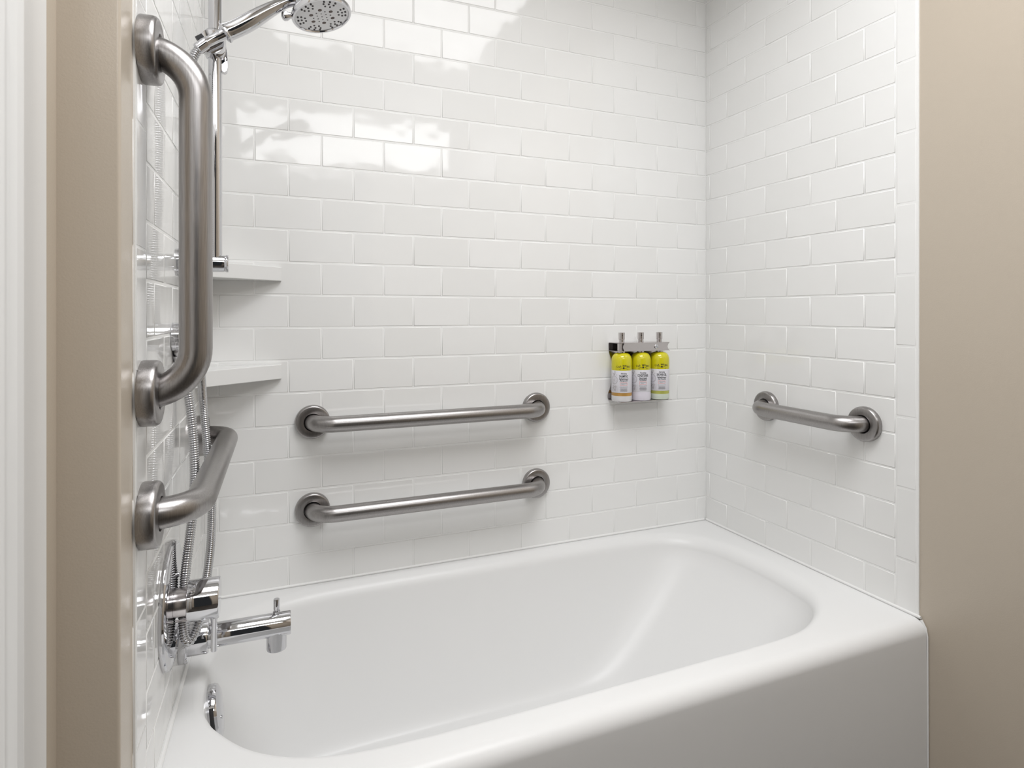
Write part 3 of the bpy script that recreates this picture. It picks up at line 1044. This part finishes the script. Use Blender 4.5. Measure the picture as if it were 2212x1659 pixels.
def bottle(xc, words, liquid, base, label):
    z0 = 0.8332
    c = (xc, -0.0400)
    t = thing('pump_bottle', label, 'bottle', (c[0], c[1], z0), 'pump bottles in the steel rack')
    r = BRAD
    MB().lathe([(r * 0.86, 0.0), (r * 0.96, 0.0012), (r, 0.0050), (r, 0.0175)], (*c, z0), (0, 0, 1), 48).build('bottle_base', base, t)
    MB().lathe([(r - 0.0002, 0.0170), (r - 0.0002, 0.0275)], (*c, z0), (0, 0, 1), 48).build('clear_window', liquid, t)
    lb = MB().lathe([(r, 0.0268), (r + 0.0001, 0.0270), (r + 0.0001, 0.0915), (r, 0.0918)], (*c, z0), (0, 0, 1), 64).build('label_band', M['label_white'], t)
    yl = MB().lathe([(r, 0.0915), (r + 0.0001, 0.0918), (r, 0.1190), (r * 0.975, 0.1260), (r * 0.90, 0.1325), (r * 0.77, 0.1378), (r * 0.60, 0.1410), (r * 0.42, 0.1425), (0.0105, 0.1430)],
                    (*c, z0), (0, 0, 1), 64).build('yellow_shoulder', M['yellow'], t)
    MB().lathe([(0.0105, 0.1425), (0.0105, 0.1485), (0.0130, 0.1487), (0.0130, 0.1690), (0.0100, 0.1695)], (*c, z0), (0, 0, 1), 32).build('neck', M['polished_steel'], t)
    pm = MB()
    pm.lathe([(0.0082, 0.1690), (0.0082, 0.1810), (0.0080, 0.1812), (0.0094, 0.1820), (0.0096, 0.2010), (0.0088, 0.2020), (0.0, 0.2022)], (*c, z0), (0, 0, 1), 32)
    pmo = pm.build('pump', M['polished_steel'], t)
    MB().lathe([(0.0016, 0.0), (0.0016, 0.0010), (0, 0.0010)], (c[0] + math.sin(-0.35) * 0.0092, c[1] - math.cos(-0.35) * 0.0092, z0 + 0.1935), (math.sin(-0.35), -math.cos(-0.35), 0), 12).build('pump_outlet', M['dark'], pmo)
    # print (flat ink on the label)
    A0 = math.radians(-21)
    rp = r + 0.00025
    k = MB()
    zl = z0 + 0.0268

    def T(body, size, z, shear=0.0, sx=1.0, bold=0.0, m_=None, cx=0.0):
        vs, fs = text_mesh(body, size, shear, sx, bold)
        wrap(m_ or k, vs, fs, cx, z, A0, rp, c)
    T(words[0], 0.0058, zl + 0.0545, 0.35, 0.72, 0.00014)
    T(words[1], 0.0102, zl + 0.0450, 0.0, words[4], 0.00028)
    T(words[2], 0.0062, zl + 0.0388, 0.35, 0.82, 0.00018)
    T(words[3], 0.0062, zl + 0.0338, 0.35, 0.82, 0.00018)
    k.build('lettering', M['ink'], lb)
    # small print: thin rows of ink, unreadable in the photograph
    k = MB()
    rng = random.Random(5)
    x = -0.0115
    for l_ in (0.0026, 0.0042, 0.0038, 0.0036, 0.0020, 0.0026):
        vs, fs = stroke([(x, -0.0004), (x + l_ * 0.25, 0.0006), (x + l_ * 0.5, -0.0004), (x + l_ * 0.75, 0.0006), (x + l_, 0.0)], 0.0010)
        wrap(k, vs, fs, 0, zl + 0.0172, A0, rp, c)
        x += l_ + 0.0009
    for i, wd in enumerate((0.019, 0.021, 0.017, 0.022, 0.018, 0.020)):
        x = -wd / 2
        while x < wd / 2:
            l_ = rng.uniform(0.0010, 0.0026)
            vs, fs = stroke([(x, 0), (x + l_ / 2, 0), (x + l_, 0)], 0.0007)
            wrap(k, vs, fs, 0, zl + 0.0128 - i * 0.0016, A0, rp, c)
            x += l_ + 0.0005
    for i, wd in enumerate((0.017, 0.016, 0.013)):
        x = -wd / 2
        while x < wd / 2 - (0.004 if i == 2 else 0):
            l_ = rng.uniform(0.0010, 0.0022)
            vs, fs = stroke([(x, 0), (x + l_ / 2, 0), (x + l_, 0)], 0.0006)
            wrap(k, vs, fs, 0, zl + 0.0288 - i * 0.0022, A0, rp, c)
            x += l_ + 0.0005
    k.build('small_print', M['ink'], lb)
    # red rounded frame
    k = MB()
    w_, h_, q_ = 0.0105, 0.0042, 0.0015
    pts_ = []
    for (sx_, sy_, a) in ((1, 1, 0), (-1, 1, PI / 2), (-1, -1, PI), (1, -1, 1.5 * PI)):
        for i in range(5):
            b = a + i / 4 * PI / 2
            pts_.append((sx_ * (w_ - q_) + math.cos(b) * q_, sy_ * (h_ - q_) + math.sin(b) * q_))
    dense = []
    for i in range(len(pts_)):
        p, p2 = pts_[i], pts_[(i + 1) % len(pts_)]
        for j in range(4):
            dense.append((p[0] + (p2[0] - p[0]) * j / 4, p[1] + (p2[1] - p[1]) * j / 4))
    dense.append(dense[0])
    vs, fs = stroke(dense, 0.0007)
    wrap(k, vs, fs, 0, zl + 0.0262, A0, rp, c)
    k.build('red_frame', M['ink_red'], lb)
    # grey botanical drawing at the left of the label
    k = MB()
    A1 = A0 - 1.0
    for r0, r1 in ((0.0118, 0.0125), (0.0103, 0.0107), (0.0016, 0.0022)):
        vs, fs = ring_shape(r0, r1, 40)
        wrap(k, vs, fs, 0, zl + 0.0370, A1, rp, c)
    for i in range(10):
        a = i * PI / 5
        vs, fs = stroke([(math.cos(a) * 0.0026, math.sin(a) * 0.0026), (math.cos(a) * 0.006, math.sin(a) * 0.006), (math.cos(a) * 0.0100, math.sin(a) * 0.0100)], 0.0005)
        wrap(k, vs, fs, 0, zl + 0.0370, A1, rp, c)
    for i in range(26):
        x, z = rng.uniform(-0.008, 0.013), rng.choice((rng.uniform(0.051, 0.062), rng.uniform(0.006, 0.022)))
        a = rng.uniform(0, PI)
        vs, fs = ring_shape(0.0011, 0.0016, 12, 1.6, 0.7)
        vs = [(vx * math.cos(a) - vy * math.sin(a), vx * math.sin(a) + vy * math.cos(a)) for vx, vy in vs]
        wrap(k, vs, fs, x, zl + z, A1, rp, c)
    for i in range(7):
        x = -0.007 + i * 0.003
        vs, fs = stroke([(x, 0.004), (x + rng.uniform(-.002, .002), 0.012), (x + rng.uniform(-.003, .003), 0.022)], 0.0004)
        wrap(k, vs, fs, 0, zl, A1, rp, c)
    k.build('botanical_drawing', M['ink_grey'], lb)
    # emblem on the yellow part
    k = MB()
    ze = z0 + 0.1040
    word = 'J.R. WATKINS'
    n_ = len(word)
    for i, ch in enumerate(word):
        if ch == ' ':
            continue
        u = (i - (n_ - 1) / 2) * 0.00255
        vs, fs = text_mesh(ch, 0.0066, 0, 0.62, 0.00028)
        rot = -u * 32
        vs = [(vx * math.cos(rot) - vy * math.sin(rot), vx * math.sin(rot) + vy * math.cos(rot)) for vx, vy in vs]
        wrap(k, vs, fs, u, ze - 14 * u * u - 0.0004, A0, rp, c)
    vs, fs = ring_shape(0.00001, 0.0028, 20, 0.9, 1.1)
    wrap(k, vs, fs, 0, ze - 0.0048, A0, rp, c)
    for sgn in (1, -1):
        vs, fs = stroke(swirl(sgn), 0.0009)
        wrap(k, vs, fs, sgn * 0.002, ze, A0, rp, c)
        vs, fs = stroke([(sgn * 0.0035, -0.0065), (sgn * 0.006, -0.0045), (sgn * 0.009, -0.0052), (sgn * 0.0125, -0.0020), (sgn * 0.0140, 0.0015)], 0.0010)
        wrap(k, vs, fs, 0, ze, A0, rp, c)
    for u in (-0.0115, 0.0115):
        vs, fs = stroke([(u - 0.003, 0), (u, 0), (u + 0.003, 0)], 0.0009)
        wrap(k, vs, fs, 0, ze - 0.0092, A0, rp, c)
    k.build('emblem', M['ink'], yl)


bottle(-0.3440, ('Refreshing', 'SHAMPOO', 'Rafraîchissant', 'Shampooing', 0.55), M['amber'], M['base_clear'],
       'yellow and white pump bottle marked shampoo with an amber band, left in the steel rack')
bottle(-0.2770, ('Nourishing', 'CONDITIONER', 'Nourrissant', 'Revitalisant', 0.47), M['milky'], M['milky'],
       'yellow and white pump bottle marked conditioner, white foot, middle of the steel rack')
bottle(-0.2100, ('Refreshing', 'SHOWER GEL', 'Rafraîchissant', 'Gel Douche', 0.49), M['green'], M['base_green'],
       'yellow and white pump bottle marked shower gel, green band, right in the rack')
